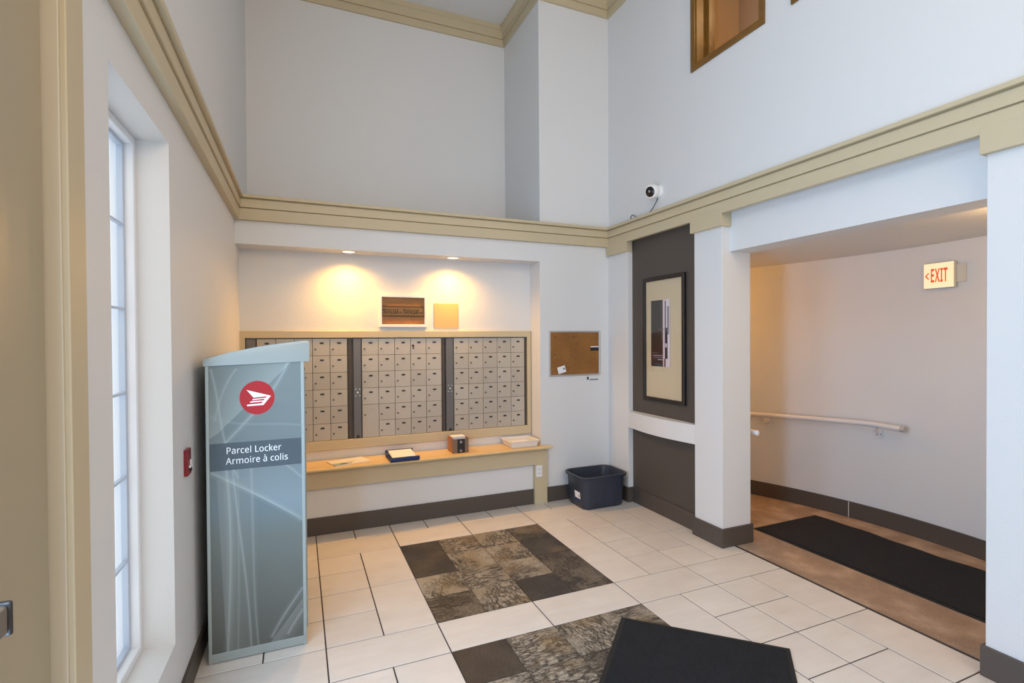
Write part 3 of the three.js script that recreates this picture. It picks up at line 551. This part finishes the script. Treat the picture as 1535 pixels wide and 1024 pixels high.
// ------------------------------------------------------------------ corridor: handrails, exit sign, lamps
{
  M.railpaint = std({ color: lin(0.76, 0.74, 0.74), roughness: 0.4 });
  const t = thing('handrail', 'long white handrail on the curved corridor wall', 'handrail');
  part('rail', tube([[3.95, 0.845, -4.75], [4.337, 0.858, -3.97], [4.49, 0.873, -3.5], [4.585, 0.893, -2.97], [4.6, 0.89, -2.80], [4.598, 0.888, -2.64]], 0.023, 60, 14), M.railpaint, t);
  part('end_cap', cyl(0.0245, V3(4.598, 0.888, -2.665), V3(4.597, 0.8875, -2.632), 16), std({ color: lin(0.5, 0.49, 0.47) }), t);
  for (const z of [-3.87, -2.88]) {
    const [x] = onArc(z, CR), y = z < -3 ? 0.86 : 0.89, b = part('bracket', join(tube([[x, y - 0.075, z], [x - 0.045, y - 0.075, z], [x - 0.07, y - 0.05, z], [x - 0.073, y - 0.012, z]], 0.007, 16, 8), bx(x - 0.012, x, y - 0.115, y - 0.045, z - 0.028, z + 0.028, 0.002)), M.railpaint, t);
    part('screw', join(cyl(0.005, V3(x - 0.014, y - 0.095, z - 0.015), V3(x - 0.011, y - 0.095, z - 0.015), 8), cyl(0.005, V3(x - 0.014, y - 0.085, z + 0.016), V3(x - 0.011, y - 0.085, z + 0.016), 8)), M.darkmetal, b);
  }
  const u = thing('handrail', 'white handrail end showing just past the edge of the middle column', 'handrail');
  part('rail', cyl(0.023, V3(3.43, 0.878, -4.8), V3(3.43, 0.878, -3.08), 16), M.railpaint, u);
  part('end_cap', new THREE.SphereGeometry(0.0235, 16, 10).scale(1, 1, 0.6).translate(3.43, 0.878, -3.08), M.railpaint, u);
  part('bracket', join(tube([[3.358, 0.81, -3.42], [3.41, 0.81, -3.42], [3.43, 0.83, -3.42], [3.43, 0.868, -3.42]], 0.007, 14, 8), bx(3.358, 3.368, 0.775, 0.845, -3.45, -3.4, 0.002)), M.railpaint, u);
}
{
  const z = -2.40, [ax] = onArc(z, CR), ang = Math.atan2(z - CZ, ax - CX);
  const t = thing('exit_sign', 'lit exit sign with red letters on the corridor wall', 'exit sign', [ax, 2.137, z], -Math.PI / 2 - ang);
  part('housing', bx(-0.108, 0.108, -0.1, 0.1, 0.02, 0.056, 0.005), std({ color: lin(0.7, 0.66, 0.58) }), t);
  part('mounting_plate', bx(0.05, 0.165, -0.062, 0.075, 0.0, 0.022, 0.003), std({ color: lin(0.72, 0.66, 0.54) }), t);
  const tx = canvasTex(512, 448, (c, w, h) => {
    c.fillStyle = '#ffe9bd'; c.fillRect(0, 0, w, h); c.fillStyle = '#d8542f'; c.font = 'bold 300px sans-serif'; c.textBaseline = 'middle';
    c.save(); c.translate(112, h * 0.5); c.scale(0.48, 1.16); c.fillText('EXIT', 0, 0); c.restore();
    c.strokeStyle = '#d8542f'; c.lineWidth = 22; c.beginPath(); c.moveTo(88, h * 0.37); c.lineTo(34, h * 0.5); c.lineTo(88, h * 0.63); c.stroke();
  });
  const fm = std({ map: tx, emissiveMap: tx, emissive: lin(1, 1, 1), emissiveIntensity: 0.55, roughness: 0.4 });
  part('face', new THREE.BoxGeometry(0.21, 0.194, 0.003).translate(0, 0, 0.0575), fm, t);
  const l = new THREE.RectAreaLight(lin(1, 0.75, 0.45), 0.4, 0.22, 0.2); l.name = 'exit_sign_glow'; l.position.set(0, 0, 0.074); l.rotation.y = Math.PI; t.add(l);
}
for (const [x, z, power, label] of [[3.68, -1.42, 1.1, 'round flush ceiling light hidden behind the right column'], [3.8, -4.85, 2.3, 'round flush ceiling light at the corridor far end']]) {
  const t = thing('ceiling_light', label, 'light', [x, 2.395, z]);
  part('rim', new THREE.CylinderGeometry(0.12, 0.12, 0.012, 32).translate(0, -0.006, 0), M.white, t);
  part('diffuser', new THREE.SphereGeometry(0.105, 28, 10, 0, Math.PI * 2, Math.PI / 2, Math.PI / 2).scale(1, 0.4, 1).translate(0, -0.012, 0), M.lampglow, t);
  const l = new THREE.PointLight(z < -3 ? lin(1, 0.42, 0.04) : lin(1, 0.62, 0.26), power); l.name = 'ceiling_lamp'; l.position.set(x, z < -3 ? 2.29 : 2.325, z); l.shadow.radius = 4; l.castShadow = true; scene.add(l);
}
// ------------------------------------------------------------------ wooden interior windows high in the right wall
{
  M.oak = std({ map: woodTex([98, 66, 20], [140, 98, 38], 121, 12), roughness: 0.4 });
  M.roomtan = std({ color: lin(0.5, 0.36, 0.22), roughness: 0.9 });
  let n = 3;
  for (const [a, b] of [[-3.375, -2.72], [-2.415, -1.76]]) {
    const w = structure('window_' + n++), x = 3.065, y0 = 3.935, y1 = 4.82;
    const ring = (o0, o1, x0, x1) => { const g = slab(rectPts(-b - o0, -a + o0, y0 - o0, y1 + o0), [[-b + o1, -a - o1, y0 + o1, y1 - o1]], x1 - x0, 0.002); g.rotateY(Math.PI / 2); g.translate(x0, 0, 0); return uvBox(g); };
    part('casing', ring(0.046, 0.004, x - 0.014, x), M.oak, w);
    part('jamb', ring(0, 0.014, x, x + 0.2), M.oak, w);
    part('sash', ring(-0.014, 0.05, x + 0.1, x + 0.135), M.oak, w);
    part('pane', bx(x + 0.115, x + 0.119, y0 + 0.05, y1 - 0.05, a + 0.05, b - 0.05), M.glass, w);
  }
  structure('wall_upper_hall', join(bx(4.1, 4.2, 3.6, 5.2, -3.9, -1.3), bx(3.265, 4.2, 3.5, 3.6, -3.9, -1.3), bx(3.265, 4.2, 5.1, 5.2, -3.9, -1.3), bx(3.265, 4.2, 3.5, 5.2, -4.0, -3.9), bx(3.265, 4.2, 3.5, 5.2, -1.3, -1.2)), M.roomtan);
  const l = new THREE.PointLight(lin(1, 0.7, 0.36), 1.3); l.name = 'upper_hall_lamp'; l.position.set(3.75, 4.85, -2.55); l.shadow.radius = 3; l.castShadow = true; scene.add(l);
  const t = thing('hall_light', 'small dome light in the hall behind the wooden windows', 'light', [3.75, 5.1, -2.55]);
  part('diffuser', new THREE.SphereGeometry(0.1, 20, 8, 0, Math.PI * 2, Math.PI / 2, Math.PI / 2).scale(1, 0.6, 1), M.lampglow, t);
}
// ------------------------------------------------------------------ security camera on the right wall
{
  const t = thing('security_camera', 'white dome security camera on the upper right wall', 'camera', [3.065, 3.005, -3.86]); t.scale.setScalar(1.2);
  part('mount', new THREE.CylinderGeometry(0.05, 0.054, 0.03, 32).rotateZ(Math.PI / 2).translate(-0.015, 0, 0), M.white, t);
  const dir = V3(-0.86, -0.24, 0.3).normalize(), q = new THREE.Quaternion().setFromUnitVectors(V3(0, 1, 0), dir);
  const body = new THREE.LatheGeometry([[0.0, -0.058], [0.03, -0.05], [0.05, -0.03], [0.058, 0], [0.054, 0.024], [0.047, 0.036], [0.041, 0.038], [0.0, 0.034]].map((p) => new THREE.Vector2(...p)), 32).applyQuaternion(q).translate(-0.055, 0, 0.0);
  const b = part('ball', body, M.white, t);
  part('lens_face', new THREE.LatheGeometry([[0, 0.047], [0.02, 0.046], [0.034, 0.042], [0.041, 0.036], [0.04, 0.03]].map((p) => new THREE.Vector2(...p)), 28).applyQuaternion(q).translate(-0.055, 0, 0), std({ color: lin(0.006, 0.006, 0.007), roughness: 0.12 }), b);
  part('lens', new THREE.SphereGeometry(0.011, 14, 10).applyQuaternion(q).translate(...dir.clone().multiplyScalar(0.043).add(V3(-0.055, 0.004, 0)).toArray()), std({ color: lin(0.3, 0.3, 0.33), roughness: 0.15 }), b);
  const c = tag(part('camera_cable', tube([[3.04, 2.945, -3.84], [3.025, 2.9, -3.85], [3.02, 2.85, -3.9], [3.03, 2.832, -3.96], [3.035, 2.832, -4.08], [3.03, 2.834, -4.15], [3.028, 2.862, -4.19], [3.026, 2.87, -4.215], [3.024, 2.85, -4.24], [3.024, 2.832, -4.22]], 0.0045, 80, 8), std({ color: lin(0.06, 0.09, 0.12), roughness: 0.5 })), 'thin dark cable curling along the ledge under the security camera', 'cable');
}
renderer.render(scene, camera);
